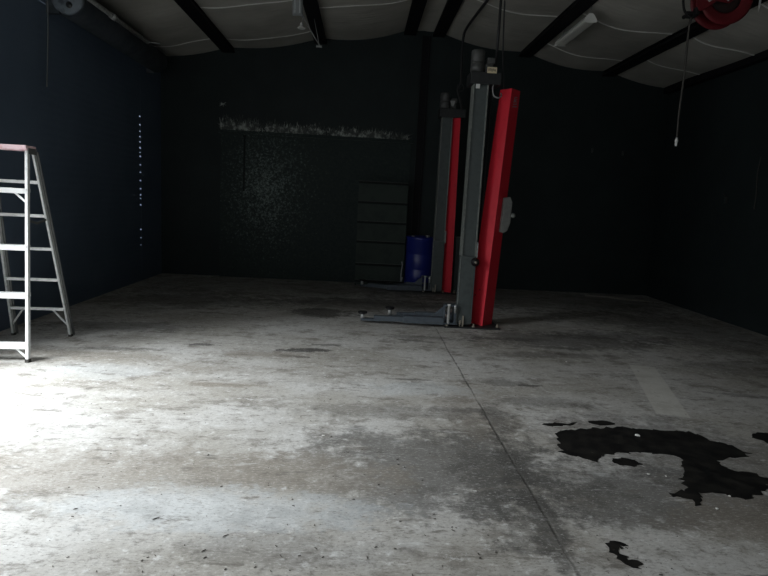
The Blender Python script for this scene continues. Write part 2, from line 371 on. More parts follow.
# dark steel column and fittings on the back wall
cp = MB(); cp.box(1.00,1.03,YB-.04,YB,0,4.72); cp.box(1.0,1.16,YB-.015,YB,0,4.72); cp.box(1.13,1.16,YB-.04,YB,0,4.72)
struct(cp.build('trim_1', M['steel_dark']))
for nm, x, z, lab in (('wall_outlet',5.06,2.79,'small pale outlet fitting high on the far wall near its dark corner'),('wall_hook',4.45,2.81,'tiny hook high on the dark far wall, halfway from red post to corner')):
    f = MB(); f.box(x-.02,x+.02,YB-.02,YB,z-.045,z+.045); f.box(x-.008,x+.008,YB-.05,YB-.02,z-.03,z+.01)
    tag(f.build(nm, M['rod'], bevel=.004), lab, nm.split('_')[1])
f = MB(); f.tube(curve([(XR-.02,8.43,2.55),(XR-.03,8.44,2.3),(XR-.02,8.42,2.0),(XR-.02,8.42,1.78)],6), .007, 6)
tag(f.build('hanging_cord', M['hose']), 'thin grey cord hanging on the dark wall below the hose reel side', 'cord')
f = MB(); f.box(XR-.03,XR,9.09,9.15,1.87,1.97); f.bar((XR-.03,9.12,1.96),(XR-.05,9.16,2.03),.012,.012)
tag(f.build('wall_switch', M['rod'], bevel=.004), 'small grey switch on the dark side wall near the far corner', 'switch')

# ceiling: insulation sagging between the purlins
PX = [XL-.3, -2.60, -.90, .76, 1.30, 2.97, 4.60, XR+.35]
ce = MB(); cols = []
NY = 48
ys = [YF-.1 + (YB+.08-YF+.1)*i/NY for i in range(NY+1)]
def sag(x, y):
    for a, b in zip(PX, PX[1:]):
        if a <= x <= b:
            t = (x-a)/(b-a); return roof(x)+.10-.085*math.sin(math.pi*t)*min(1,(b-a)/1.2)*(1+.18*math.sin(y*2.1+a*3))
    return roof(x)+.1
xs = []
for a, b in zip(PX, PX[1:]): xs += [a+(b-a)*k/10 for k in range(10)]
xs.append(PX[-1]); xs = [x for x in xs if XL-T <= x <= XR+T]; xs = [XL-T]+xs+[XR+T]
vs = [[ce.bm.verts.new((x,y,sag(x,y))) for y in ys] for x in xs]; up = [[ce.bm.verts.new((x,y,roof(x)+.22)) for y in (ys[0],ys[-1])] for x in xs]
for A, B in zip(vs, vs[1:]):
    for j in range(NY): ce.bm.faces.new((A[j],A[j+1],B[j+1],B[j]))
for A, B in zip(up, up[1:]): ce.bm.faces.new((A[0],A[1],B[1],B[0]))
co = ce.build('ceiling', M['ceil'], smooth=True); struct(co)
SEAMS = [(0,8.2),(0,10.6),(1,9.05),(1,10.7),(1,7.6),(2,9.55),(2,8.1),(4,9.3),(4,7.8),(5,10.55),(5,8.9),(6,10.15),(6,8.75),(6,7.3),(5,7.5),(0,6.9)]
for bay, y in SEAMS:
    a, b = max(PX[bay], XL), min(PX[bay+1], XR); sm = MB(); n = 14; pr = []
    for k in range(n+1):
        x = a+.10+(b-a-.2)*k/n; yy = y+.05*math.sin(k*.5+bay); pr.append([(x,yy-.017,sag(x,yy)-.004),(x,yy+.017,sag(x,yy)-.004),(x,yy+.017,sag(x,yy)-.010),(x,yy-.017,sag(x,yy)-.010)])
    rv = [[sm.bm.verts.new(q) for q in r] for r in pr]
    for A, B in zip(rv, rv[1:]):
        for k in range(4): sm.bm.faces.new((A[k],A[(k+1)%4],B[(k+1)%4],B[k]))
    sm.bm.faces.new(rv[0]); sm.bm.faces.new(rv[-1])
    sm.build('seam', M['seam'], co)
for i, x in enumerate(PX[1:-1]):
    q = MB(); z = roof(x); h = .115
    q.box(x-.112,x+.112,YF,YB,z,z+.014); q.box(x-.012,x+.012,YF,YB,z+.014,z+h+.02); q.box(x-.112,x-.10,YF,YB,z+.014,z+.04); q.box(x+.10,x+.112,YF,YB,z+.014,z+.04); q.box(x-.09,x+.09,YF,YB,z+.08,z+h+.03)
    struct(q.build('trim_%d' % (i+2), M['steel_dark']))
q = MB(); q.box(XR-.12,XR,YF,YB,roof(XR)-.06,roof(XR)+.12); struct(q.build('trim_8', M['steel_dark']))
ep = MB(); ep.tube([(-3.40,6.0,3.85),(-3.40,7.55,3.845),(-3.40,9.45,3.845)], .030, 10); ep.tube([(-3.40,8.15,3.845),(-3.40,8.27,3.845)], .042, 10)
ep.bar((-3.40,6.6,3.84),(-3.40,6.6,4.10),.004,.004); ep.bar((-3.40,9.30,3.83),(-3.40,9.30,4.10),.004,.004); ep.bar((-3.40,9.42,3.84),(-3.22,9.47,3.84),.012,.012)
tag(ep.build('conduit_pipe', M['zinc']), 'pale pipe with a coupling running along the eave above the door coil', 'pipe')

# ------------------------------------------------------------------ two-post lift columns
def lift_column(Y, near):
    c = thing('lift_column', (1.55, Y, 0),
        'nearer grey and red lift post, with red cover leaning away and an arm on the concrete' if near else
        'farther grey and red lift post, partly hidden behind the nearer one, beside the blue drum', 'car lift')
    def part(mb, n, m, par=c, **k):
        o = mb.build(n, M[m], par, **k)
        if par is c: o.matrix_parent_inverse = Matrix.Translation(-Vector(c.location))
        return o
    b = MB(); b.box(1.17,1.92 if near else 1.80,Y-.14,Y+(.36 if near else .24),0,.018); part(b,'base_plate','dark',bevel=.003)
    for x, y in ((1.20,Y-.10),(1.56,Y-.11),(1.89 if near else 1.77,Y-.06),(1.22,Y+(.32 if near else .20)),(1.86 if near else 1.74,Y+(.32 if near else .20))):
        b = MB(); b.lathe([(.022,.018),(.022,.034),(.011,.034),(.011,.062),(.001,.064)],(x,y,0),'z',10); part(b,'anchor_bolt','bolt')
    # C-shaped post, lips turned toward the viewer
    b = MB(); b.box(1.358,1.530,Y,Y+.17,.018,3.14); part(b,'post','lift',bevel=.004)
    b = MB(); b.box(1.350,1.362,Y-.02,Y+.17,.95,3.14); b.box(1.526,1.541,Y-.025,Y+.17,.95,3.14); part(b,'post_lip','liftedge',bevel=.002)
    b = MB(); b.box(1.325,1.535,Y-.07,Y-.002,.05,.955); b.box(1.36,1.50,Y-.075,Y-.07,.10,.90); ca = part(b,'carriage','lift',bevel=.006)
    b = MB(); b.box(1.328,1.338,Y-.076,Y-.069,.06,.95); b.build('lit_edge', M['liftedge'], ca)  # light-catching edge drawn as a pale strip
    b = MB(); b.box(1.405,1.425,Y-.10,Y-.07,.018,.16); b.box(1.37,1.385,Y-.10,Y-.07,.018,.10); part(b,'stop_block','bolt')
    if near:
        b = MB(); b.lathe([(.001,-.125),(.036,-.115),(.058,-.08),(.055,-.04),(.02,-.03),(.02,0)],(1.525,Y,.885),'y',16); l=part(b,'lock_knob','rubber')
        b = MB(); b.lathe([(.001,-.137),(.016,-.135),(.016,-.11),(.001,-.11)],(1.525,Y,.885),'y',10); b.build('knob_cap', M['bolt'], l)
    b = MB(); b.box(1.545,1.562,Y-.02,Y+.02,.92,1.14); part(b,'lock_rod','zinc')
    for x, y, r in ((1.580,Y+.21,.018),(1.63,Y+.22,.010)):
        b = MB(); b.tube([(x,y,.018),(x,y,3.15)], r, 10); part(b,'lifting_rod','rod')
    # head and drive
    hx = 1.69 if near else 1.76
    b = MB(); b.box(1.30,hx,Y-.05,Y+.24,3.14,3.285); part(b,'top_housing','dark',bevel=.006)
    b = MB(); b.lathe([(.001,3.285),(.086,3.285),(.086,3.41),(.080,3.413),(.080,3.421),(.086,3.424),(.086,3.545),(.075,3.56),(.001,3.56)],(1.392,Y+.06,0),'z',28); part(b,'motor','motor')
    b = MB(); b.box(1.49,1.585,Y,Y+.12,3.285,3.40); b.box(1.505,1.60,Y-.01,Y+.13,3.40,3.47); b.box(1.51,1.57,Y-.02,Y,3.31,3.38); part(b,'gearbox','motor',bevel=.006)
    if near:
        b = MB(); b.box(1.50,1.62,Y-.062,Y-.050,3.272,3.345); t = part(b,'paper_tag','cream')
        k = MB(); r = random.Random(5)
        for i in range(7): k.box(1.513+i*.014,1.520+i*.014,Y-.064,Y-.062,3.290+r.random()*.012,3.318+r.random()*.014)
        k.build('print', M['ink'], t)
        b = MB(); b.box(1.375,1.425,Y-.038,Y-.026,3.085,3.138); part(b,'sticker','white')
        b = MB(); b.tube(curve([(1.60,Y-.02,3.15),(1.585,Y-.06,3.08),(1.60,Y-.08,3.00),(1.66,Y-.08,2.975),(1.71,Y-.02,3.01),(1.72,Y+.06,3.06)],6),.009,6); part(b,'loose_wire','wire')
    else:
        b = MB(); b.prism([(1.47,Y-.06,3.42),(1.56,Y-.06,3.42),(1.53,Y-.06,3.33),(1.50,Y-.06,3.33)],(0,.03,0)); part(b,'paper_tag','wire')
    # red folded cover
    if near: lo = [(1.525,Y+.17),(1.70,Y-.005),(1.868,Y+.165),(1.70,Y+.33)]; hi = [(1.728,Y+.15),(1.845,Y+.005),(1.995,Y+.155),(1.86,Y+.30)]
    else:    lo = [(1.560,Y+.06),(1.715,Y-.06),(1.735,Y+.16),(1.60,Y+.24)]; hi = [(1.545,Y+.06),(1.672,Y-.06),(1.69,Y+.16),(1.58,Y+.24)]
    zt = 3.12 if near else 3.14
    b = MB(); b.hexa([(x,y,.018) for x, y in lo]+[(x,y,zt) for x, y in hi]); rc = part(b,'red_cover','red',bevel=.003)
    rp = Matrix.Translation(-Vector(c.location))
    if near:
        # helper on the right-hand face: u along the face, h upward
        A0,B0,A1,B1 = Vector((*lo[1],.018)),Vector((*lo[2],.018)),Vector((*hi[1],zt)),Vector((*hi[2],zt))
        def onface(u,h,off=0):
            t=(h-.018)/(zt-.018); a=A0.lerp(A1,t); bb=B0.lerp(B1,t); n=(B0-A0).cross(A1-A0).normalized()
            return a.lerp(bb,u)+n*off
        k = MB()
        strokes = [((.35,2.93),(.75,2.95)),((.30,2.90),(.80,2.915)),((.40,2.96),(.46,3.02)),((.36,2.965),(.42,2.955)),((.50,2.965),(.52,3.00)),((.57,2.97),(.59,3.00)),((.50,2.965),(.57,2.97)),((.66,2.97),(.73,2.975)),((.66,3.0),(.74,3.005)),((.44,3.02),(.70,3.03))]
        for (u0,h0),(u1,h1) in strokes: k.bar(onface(u0,h0,.002),onface(u1,h1,.002),.011,.004,up=(B0-A0).cross(A1-A0))
        o = k.build('emblem', M['greyink'], rc)
        # half-octagon grey cover on the side, with a knob
        q = MB(); pts = [(1.855,1.74),(1.935,1.755),(1.965,1.68),(1.958,1.42),(1.925,1.31),(1.875,1.28),(1.835,1.29)]
        q.prism([(x+.005,Y-.02,z) for x, z in pts],(0,.10,0)); lc = part(q,'lock_cover','liftedge2',bevel=.008)
        q = MB(); q.lathe([(.001,-.06),(.022,-.055),(.03,-.03),(.03,.02),(.02,.03),(.02,.06)],(1.995,Y+.02,1.515),'y',14); q.box(1.955,1.985,Y,Y+.04,1.50,1.53); q.build('knob', M['liftedge'], lc)
        L0 = [Vector((*lo[0],.018)),Vector((*lo[1],.018)),Vector((*hi[0],zt)),Vector((*hi[1],zt))]
        n2 = (L0[1]-L0[0]).cross(L0[2]-L0[0]).normalized()
        for u,h in ((.3,.42),(.25,.74),(.25,1.08),(.55,.50),(.6,1.30)):
            t=(h-.018)/(zt-.018); pnt=L0[0].lerp(L0[2],t).lerp(L0[1].lerp(L0[3],t),u)
            q = MB(); q.bar(pnt-n2*.001,pnt+n2*.003,.016,.016); q.build('screw', M['dark'], rc)
    else:
        b = MB(); b.box(1.79,1.93,Y+.245,Y+.34,0,1.02); pb = part(b,'power_box','lift',bevel=.006)
        b = MB(); b.box(1.785,1.935,Y+.24,Y+.345,1.02,1.032); b.build('box_lid', M['liftedge'], pb)
    # pivot bracket for the arms
    b = MB(); b.box(1.16,1.335,Y-.13,Y+.06,.045,.065); b.box(1.17,1.335,Y-.12,Y+.05,.285,.303); b.box(1.29,1.325,Y-.10,Y+.05,.065,.285); b.box(1.150,1.168,Y-.12,Y-.02,.045,.30)
    b.prism([(1.15,Y-.09,.285),(1.15,Y-.09,.14),(.985,Y-.09,.14)],(0,.012,0)); part(b,'arm_bracket','arm',bevel=.002)
    b = MB(); b.lathe([(.017,.05),(.017,.30),(.024,.30),(.024,.315),(.001,.318)],(1.215,Y-.115,0),'z',16); part(b,'pivot_pin','white')
    b = MB(); b.lathe([(.016,.20),(.016,.31),(.001,.315)],(1.30,Y-.115,0),'z',12); part(b,'pivot_pin','zinc')
    # front telescopic arm and shorter rear arm
    tip = (.08, Y+(.0 if near else .24))
    elb = (.62, Y-.05) if near else (.52, Y-.10)
    def arm(root, mid, tip, padz, w0, w1):
        b = MB(); b.bar((root[0],root[1],.085),(mid[0],mid[1],.080),w0,.095); a = part(b,'lift_arm','arm',bevel=.006)
        b = MB(); b.bar((mid[0]+.08,mid[1],.078),(mid[0]*.28+tip[0]*.72,mid[1]*.28+tip[1]*.72,.07),w1,.068); b.bar((mid[0]*.45+tip[0]*.55,mid[1]*.45+tip[1]*.55,.048),(tip[0]-.02,tip[1],.042),w1*1.05,.03)
        i = b.build('inner_tube', M['arm'], a, bevel=.004); 
        s = MB(); s.lathe([(.028,.055),(.028,padz-.03),(.02,padz-.03)],(tip[0],tip[1],0),'z',14); s.build('pad_stem', M['zinc'], a)
        s = MB(); s.lathe([(.03,padz-.032),(.058,padz-.028),(.064,padz-.012),(.06,padz),(.001,padz)],(tip[0],tip[1],0),'z',20); s.build('arm_pad', M['rubber'], a, bevel=.003)
        return a
    arm((1.16,Y-.075), elb, tip, .15, .12, .09)
    if near: arm((1.16,Y+.22),(.80,Y+.26),(.46,Y+.30),.17,.09,.06)
    else:    arm((1.16,Y+.20),(.90,Y+.34),(.56,Y+.08),.13,.08,.055)
    # yoke joining the rear arm to the bracket
    b = MB(); b.box(1.14,1.335,Y+.16,Y+.28,.045,.065); b.box(1.16,1.335,Y+.17,Y+.27,.125,.14); b.box(1.29,1.325,Y+.05,Y+.27,.065,.125); part(b,'arm_bracket','arm')
    return c
M['liftedge2'] = mat('grey cover', (.17,.175,.165), .5, noise=(20,(.13,.135,.13),.45,.7))
lift_column(7.55, True); lift_column(10.45, False)

c = MB(); c.tube([(1.64,7.68,roof(1.64)+.05),(1.645,7.68,3.9),(1.64,7.68,3.285)], .018, 8); c.tube([(1.64,7.68,3.30),(1.64,7.68,3.36)], .026, 8)
tag(c.build('conduit_pipe', M['cable']), 'rigid dark conduit dropping from the ceiling to the nearer lift post', 'pipe')
c = MB(); c.tube(curve([(1.68,7.60,roof(1.68)+.05),(1.675,7.60,4.2),(1.70,7.60,3.6),(1.755,7.62,3.115)],8), .010, 6)
tag(c.build('power_cable', M['cable']), 'thin black cable hanging from the ceiling to the red cover', 'cable')
c = MB(); c.tube(curve([(1.77,8.1,4.66),(1.74,8.6,4.63),(1.69,9.6,4.63),(1.65,10.38,4.60),(1.635,10.50,4.45),(1.635,10.50,4.1),(1.645,10.50,3.75),(1.60,10.50,3.62),(1.68,10.52,3.40),(1.70,10.52,3.285)],8), .022, 8)
for s_ in (-1,1): c.tube(curve([(1.645,10.50,3.74),(1.645+s_*.05,10.49,3.70),(1.645+s_*.045,10.49,3.62),(1.645,10.50,3.60)],5), .009, 6)
tag(c.build('power_cable', M['cable']), 'dark cable bent down from the ceiling to the farther lift post', 'cable')

# ------------------------------------------------------------------ step ladder
lad = thing('step_ladder', (-3.3,5.65,0), 'aluminium step ladder standing open with a faded pink top cap', 'ladder')
lp = Matrix.Translation(-Vector(lad.location))
def lpart(mb, n, m, bevel=0, par=None):
    o = mb.build(n, M[m], par or lad, bevel=bevel)
    if par is None: o.matrix_parent_inverse = lp
    return o
ZT = 1.90
FR, FL_ = Vector((-2.955,5.18,0)), Vector((-3.58,5.12,0)); TR, TL = Vector((-3.125,5.60,ZT)), Vector((-3.545,5.57,ZT))
RR, RL = Vector((-3.06,6.17,0)), Vector((-3.635,6.13,0)); UR, UL = Vector((-3.135,5.72,ZT)), Vector((-3.53,5.69,ZT))
def on(a, b, z): return a.lerp(b, z/ZT)
for n_, (a, b) in (('front_rail',(FR,TR)),('front_rail',(FL_,TL))):
    q = MB(); q.bar(a+Vector((0,0,.012)),b,.027,.040,up=(0,1,0)); o = lpart(q,n_,'alu',.003)
    q = MB(); q.bar(a,a+Vector((0,0,.03)),.032,.05,up=(0,1,0)); q.build('rubber_foot', M['hose'], o)
for a, b in ((RR,UR),(RL,UL)):
    q = MB(); q.bar(a+Vector((0,0,.010)),b,.022,.042,up=(0,1,0)); o = lpart(q,'rear_rail','aludull',.003)
    q = MB(); sgn = 1; q.bar(a+Vector((.012,.035,.012)),b+Vector((.012,.035,0)),.030,.012,up=(0,1,0)); q.build('rail_flange', M['alushade'], o)
    q = MB(); q.bar(a,a+Vector((0,0,.025)),.028,.05,up=(0,1,0)); q.build('rubber_foot', M['hose'], o)
for z in (.155,.60,1.03,1.545):
    a, b = on(FL_,TL,z), on(FR,TR,z); q = MB(); t = (b-a).normalized(); nrm = Vector((-t.y,t.x,0))
    q.bar(a+nrm*.015,b+nrm*.015,.085,.018); q.bar(a-nrm*.025+Vector((0,0,-.016)),b-nrm*.025+Vector((0,0,-.016)),.006,.045); q.bar(a+nrm*.055+Vector((0,0,-.012)),b+nrm*.055+Vector((0,0,-.012)),.006,.03)
    lpart(q,'step','alu')
for z in (.31,.63,.955,1.29,1.615):
    a, b = on(RL,UL,z), on(RR,UR,z); q = MB(); q.bar(a,b,.022,.030); q.bar(a+Vector((0,-.008,.012)),b+Vector((0,-.008,.012)),.030,.006); lpart(q,'rung','alu')
def brace(p, z, dz, dx, F, B, m):
    for a, b, o_ in ((F[0],F[1],-1),(B[0],B[1],1)):
        s0 = on(a,b,z-dz); s1 = on(a,b,z)+Vector((o_*dx,0,-.01)); q = MB(); q.bar(s0,s1,.018,.010,up=(0,1,0)); lpart(q,'brace',m)
brace(None,.155,.125,.14,(FR,TR),(FL_,TL),'alu'); brace(None,1.545,.125,.14,(FR,TR),(FL_,TL),'alu')
brace(None,.31,.19,.13,(RR,UR),(RL,UL),'aludull')
for a, b in ((on(FR,TR,1.26),on(RR,UR,1.26)),(on(FL_,TL,1.26),on(RL,UL,1.26))):
    q = MB(); m_ = (a+b)/2+Vector((0,0,-.03)); q.bar(a,m_,.006,.022); q.bar(m_,b,.006,.022); lpart(q,'spreader','alushade')
q = MB(); t = (TR-TL).normalized(); Mx = Matrix.Translation((TR+TL)/2+Vector((0,.06,.02))) @ Matrix.Rotation(math.atan2(t.y,t.x),4,'Z')
q.box(-.215,.225,-.125,.075,.005,.028,Mx); q.box(-.215,.225,-.125,-.115,-.018,.01,Mx); q.box(-.215,.225,.065,.075,-.018,.01,Mx); q.box(-.215,-.205,-.125,.075,-.018,.01,Mx)
lpart(q,'top_cap','pink',.005)
q = MB(); q.box(.212,.224,-.07,.085,-.05,.008,Mx); lpart(q,'hinge_plate','alushade',.003)

# ------------------------------------------------------------------ blue drum and shelving at the back
d = thing('plastic_drum', (1.165,11.0,0), 'blue plastic drum standing at the back wall between shelving and the farther lift post', 'drum')
b = MB(); b.lathe([(.001,0),(.265,0),(.28,.02),(.285,.10),(.278,.115),(.285,.13),(.29,.33),(.282,.345),(.29,.36),(.29,.60),(.282,.615),(.29,.63),(.283,.86),(.292,.875),(.292,.905),(.275,.925),(.262,.925),(.255,.90),(.001,.90)],(0,0,0),'z',40); b.build('drum_body', M['blue'], d); d.scale = (.97,.97,1.07)
b = MB(); b.lathe([(.04,.90),(.04,.945),(.03,.955),(.001,.955)],(.12,-.12,0),'z',14); b.build('bung', M['wire'], d); b = MB(); b.lathe([(.03,.90),(.03,.93),(.001,.93)],(-.15,.05,0),'z',14); b.build('bung', M['wire'], d)

s = thing('shelving_unit', (.395,11.1,0), 'dark grey green shelving unit against the back panel, next to the blue drum', 'shelving')
for x in (-.46,.44):
    for y in (-.17,.15):
        b = MB(); b.box(x,x+.03,y,y+.03,0,1.98); b.build('post', M['zinc' if (x>0 and y<0) else 'shelf'] if False else M['shelf'], s)
for z in (.09,.41,.84,1.21,1.58,1.95):
    b = MB(); b.box(-.46,.47,-.17,.18,z,z+.02); b.box(-.46,.47,-.175,-.165,z-.022,z+.020); o = b.build('shelf', M['shelfdark'], s); b = MB(); b.box(-.46,.47,-.178,-.165,z+.020,z+.028); b.build('shelf_lip', M['rod'], o)
b = MB(); b.box(-.45,.46,-.155,-.145,.02,1.97); b.build('back_sheet', M['shelf'], s)
b = MB(); b.tube(curve([(.425,-.20,.12),(.42,-.21,.30),(.435,-.20,.42),(.42,-.20,.50)],5),.012,6); b.tube([(.425,-.20,.115),(.445,-.20,.20)],.018,6); b.build('hinge_rod', M['wire'], s)
for nm, x, y, z, r, h, m_, lab in (('bottle',.27,11.0,.118,.03,.10,'wire','small pale bottle on the lowest shelf near its middle'),('paint_can',.60,11.0,.118,.032,.075,'wire','little pale can on the lowest shelf, at the end toward the drum'),('oil_bottle',.10,11.0,.118,.035,.07,'rod','small dark grey bottle lying low at the shelf end away from the drum')):
    b = MB(); b.lathe([(.001,0),(r,0),(r,h*.65),(r*.45,h*.8),(r*.45,h),(.001,h)],(x,y,z),'z',14); tag(b.build(nm, M[m_]), lab, nm.replace('_',' '))

# ------------------------------------------------------------------ overhead: reel, lamps, pendant
r_ = thing('hose_reel', (3.86,6.6,4.01), 'red hose reel hung from the ceiling at the purlin, its hose dangling', 'hose reel')
def rpart(mb, n, m, **k): return mb.build(n, M[m], r_, **k)
for y in (-.085,.085):
    b = MB(); s_ = -1 if y < 0 else 1
    b.lathe([(.175,y),(.20,y+s_*.012),(.25,y+s_*.012),(.275,y+s_*.020),(.30,y+s_*.010),(.30,y-s_*.004),(.25,y-s_*.002),(.175,y-s_*.008),(.175,y)],(0,0,0),'y',44); rpart(b,'reel_disc','reelred',smooth=False)
b = MB(); b.lathe([(.06,-.06),(.20,-.065),(.215,-.05),(.215,.05),(.20,.065),(.06,.06)],(0,0,0),'y',32); rpart(b,'hose_coil','reeldark')
b = MB(); b.lathe([(.001,-.15),(.05,-.15),(.06,-.13),(.06,.13),(.001,.13)],(0,0,0),'y',20); rpart(b,'hub','reelred')
b = MB(); b.prism([(-.34,-.125,.05),(-.345,-.125,-.12),(-.30,-.125,-.185),(-.25,-.125,-.17),(-.12,-.125,-.07),(.02,-.125,-.085),(.09,-.125,-.03),(.09,-.125,.07),(-.02,-.125,.30),(-.10,-.125,.32)],(0,.014,0)); rpart(b,'side_arm','reelred',bevel=.004)
for x, z in ((.0,-.055),(-.28,.02),(-.10,-.03)):
    b = MB(); b.lathe([(.001,-.137),(.012,-.137),(.014,-.125),(.001,-.125)],(x,0,z),'y',10); rpart(b,'bolt','wire')
b = MB(); Rm = Matrix.Translation((-.185,-.128,-.045)) @ Matrix.Rotation(math.radians(-38),4,'Y'); b.box(-.045,.045,-.003,.002,-.022,.022,Rm); o = rpart(b,'label_plate','aludull')
b = MB(); b.box(-.032,.032,-.005,-.002,.006,.012,Rm); b.box(-.032,.02,-.005,-.002,-.010,-.004,Rm); b.build('print', M['reelred'], o)
b = MB(); b.box(-.16,.02,-.13,.13,.30,roof(3.78)-4.0+.06); b.box(-.06,.0,-.15,-.10,.0,.32); b.box(-.06,.0,.12,.15,.0,.32); rpart(b,'mount_bracket','reeldark',bevel=.004)
b = MB(); b.box(-.37,-.29,-.05,.05,-.215,-.195); b.tube([(-.37,-.06,-.20),(-.37,.06,-.20)],.022,10); b.tube([(-.29,-.06,-.20),(-.29,.06,-.20)],.022,10); b.tube([(-.40,-.05,-.185),(-.26,-.05,-.185)],.016,8); b.box(-.33,-.29,-.12,-.05,-.215,-.14); rpart(b,'hose_guide','rubber',bevel=.002)
b = MB(); b.tube(curve([(3.60,6.60,3.86),(3.545,6.60,3.79),(3.535,6.60,3.6),(3.545,6.60,3.2),(3.54,6.60,2.8),(3.55,6.60,2.48)],8),.0115,8)
h_ = thing('air_hose', (3.55,6.6,2.41), 'grey air hose hanging straight down from the red reel', 'hose')
o = b.build('hose', M['hose'], h_); o.matrix_parent_inverse = Matrix.Translation((-3.55,-6.6,-2.41))
b = MB(); b.lathe([(.001,2.405),(.010,2.405),(.013,2.42),(.013,2.45),(.018,2.452),(.018,2.475),(.012,2.48),(.012,2.50)],(3.55,6.60,0),'z',10); o = b.build('nozzle', M['white'], h_); o.matrix_parent_inverse = Matrix.Translation((-3.55,-6.6,-2.41))
b = MB(); b.tube(curve([(3.27,6.62,4.03),(3.36,6.60,4.00),(3.42,6.6,4.02),(3.425,6.58,3.93),(3.45,6.57,3.84),(3.52,6.56,3.785)],8),.014,8); b.tube(curve([(3.42,6.6,4.02),(3.45,6.6,4.15),(3.55,6.62,roof(3.55)+.04)],6),.014,8); b.box(3.24,3.30,6.60,6.64,4.015,4.06)
tag(b.build('inlet_hose', M['rubber']), 'black inlet hose looping down to the guide of the red reel', 'hose')
b = MB(); b.prism([(4.28,6.6,4.32),(4.315,6.6,4.32),(4.31,6.6,3.96),(4.295,6.6,3.90),(4.288,6.6,3.97)],(0,.006,0))
tag(b.build('paper_strip', M['white']), 'white pointed strip hanging beside the red reel', 'strip')

def strip_light(name, loc, rot, L_, label, mats):
    t = thing(name, loc, label, 'light fixture', None); t.rotation_euler = rot
    b = MB(); b.prism([(-.085,-L_/2,0),(.085,-L_/2,0),(.05,-L_/2,.055),(.03,-L_/2,.075),(-.03,-L_/2,.075),(-.05,-L_/2,.055)],(0,L_,0)); b.build('housing', M[mats[0]], t)
    b = MB(); b.prism([(-.083,-L_/2+.02,.001),(-.078,-L_/2+.02,-.022),(-.05,-L_/2+.02,-.034),(.05,-L_/2+.02,-.034),(.078,-L_/2+.02,-.022),(.083,-L_/2+.02,.001)],(0,L_-.04,0)); f = b.build('diffuser', M[mats[1]], t)
    for x in ((-.04,.04) if mats[0]=='lampgrey' else ()):
        b = MB(); b.tube([(x,-L_/2+.03,-.022),(x,L_/2-.03,-.022)],.013,8); b.build('tube', M[mats[2]], t)
    for y in (-L_/2-.009,L_/2+.001):
        b = MB(); b.prism([(-.09,y,-.035),(.09,y,-.035),(.085,y,.01),(.05,y,.062),(.025,y,.085),(-.025,y,.085),(-.05,y,.062),(-.085,y,.01)],(0,.008,0)); b.build('end_cap', M[mats[0]], t)
    return t
f = strip_light('strip_light', (3.10,9.08,4.29), (0,0,0), 1.25, 'pale strip light hung by chain under the sloping ceiling, out past the lift posts', ('lampwhite','diff','diff'))
for y in (-.55,.55):
    b = MB(); b.tube([(0,y,.08),(.03,y,roof(3.1)+.06-4.29)],.006,6); b.build('chain', M['wire'], f)
f = strip_light('strip_light', (-.955,8.02,4.18), (math.radians(-74),0,math.radians(0)), .42, 'grey strip light hanging on end beside the purlin near the ridge', ('lampgrey','lampgrey','aludull')); f.scale = (.8,1,.8)
pd = thing('pendant_lamp', (-1.08,9.7,4.26), 'tiny white pendant lamp hanging near the tipped grey fixture', 'lamp')
b = MB(); b.lathe([(.062,0),(.064,.012),(.03,.03),(.022,.06),(.022,.085),(.001,.09)],(0,0,0),'z',20); b.build('lamp_shade', M['white'], pd)
b = MB(); b.tube(curve([(0,0,.085),(.02,0,.15),(-.01,0,.20),(.01,0,.265)],6),.006,6); b.build('cord', M['wire'], pd)
b = MB(); b.tube(curve([(-1.06,9.70,roof(-1.06)+.02),(-.95,9.75,4.27),(-.85,9.8,4.13),(-.79,9.85,4.05)],6),.008,6); b.box(-.85,-.76,9.83,9.87,4.03,4.055); b.tube([(-.80,9.85,4.05),(-.90,9.85,roof(-.9)+.005)],.006,6)
tag(b.build('slack_cable', M['wire']), 'slack thin cable with a small end plate sloping below the ceiling by the pendant', 'cable')

# ------------------------------------------------------------------ stains and litter on the floor
def blob_mesh(name, pts, label, cat, jit=.02, seed=1, m='oil', h=.0025, group=None):
    rr = random.Random(seed); P = [Vector((x,y,0)) for x, y in pts]; out = []
    for i, a in enumerate(P):
        b = P[(i+1)%len(P)]; n = max(2,int((b-a).length/.025))
        for k in range(n):
            q = a.lerp(b,k/n); out.append((q.x+rr.uniform(-jit,jit), q.y+rr.uniform(-jit,jit)*.8, .0005))
    q = MB(); q.prism(out,(0,0,h)); o = q.build(name, M[m])
    bm = bmesh.new(); bm.from_mesh(o.data); bmesh.ops.triangulate(bm, faces=bm.faces, quad_method='BEAUTY', ngon_method='EAR_CLIP'); bm.to_mesh(o.data); bm.free()
    return tag(o, label, cat, group)
big = [(1.53,3.98),(1.60,4.01),(1.73,4.03),(1.80,4.06),(2.07,4.10),(2.18,4.06),(2.39,4.07),(2.56,4.05),(2.64,3.89),(2.76,3.82),(2.78,3.7),(2.67,3.62),(2.57,3.61),(2.45,3.55),(2.44,3.47),(2.55,3.4),(2.70,3.27),(2.58,3.25),(2.66,3.16),(2.54,3.18),(2.41,3.09),(2.33,3.04),(2.26,3.07),(2.17,3.11),(2.07,3.12),(2.01,2.99),(1.95,2.95),(1.96,3.04),(1.86,3.06),(2.03,3.16),(2.06,3.3),(2.16,3.43),(2.21,3.58),(2.16,3.63),(1.97,3.64),(1.83,3.63),(1.68,3.57),(1.61,3.49),(1.52,3.53),(1.42,3.62),(1.45,3.82),(1.48,3.92)]
blob_mesh('oil_stain', big, 'large branching black oil stain on the concrete', 'stain', .026, 2)
def ring(cx, cy, rx, ry, n=10, seed=0):
    r = random.Random(seed); return [(cx+rx*math.cos(2*math.pi*k/n)*r.uniform(.75,1.15), cy+ry*math.sin(2*math.pi*k/n)*r.uniform(.75,1.15)) for k in range(n)]
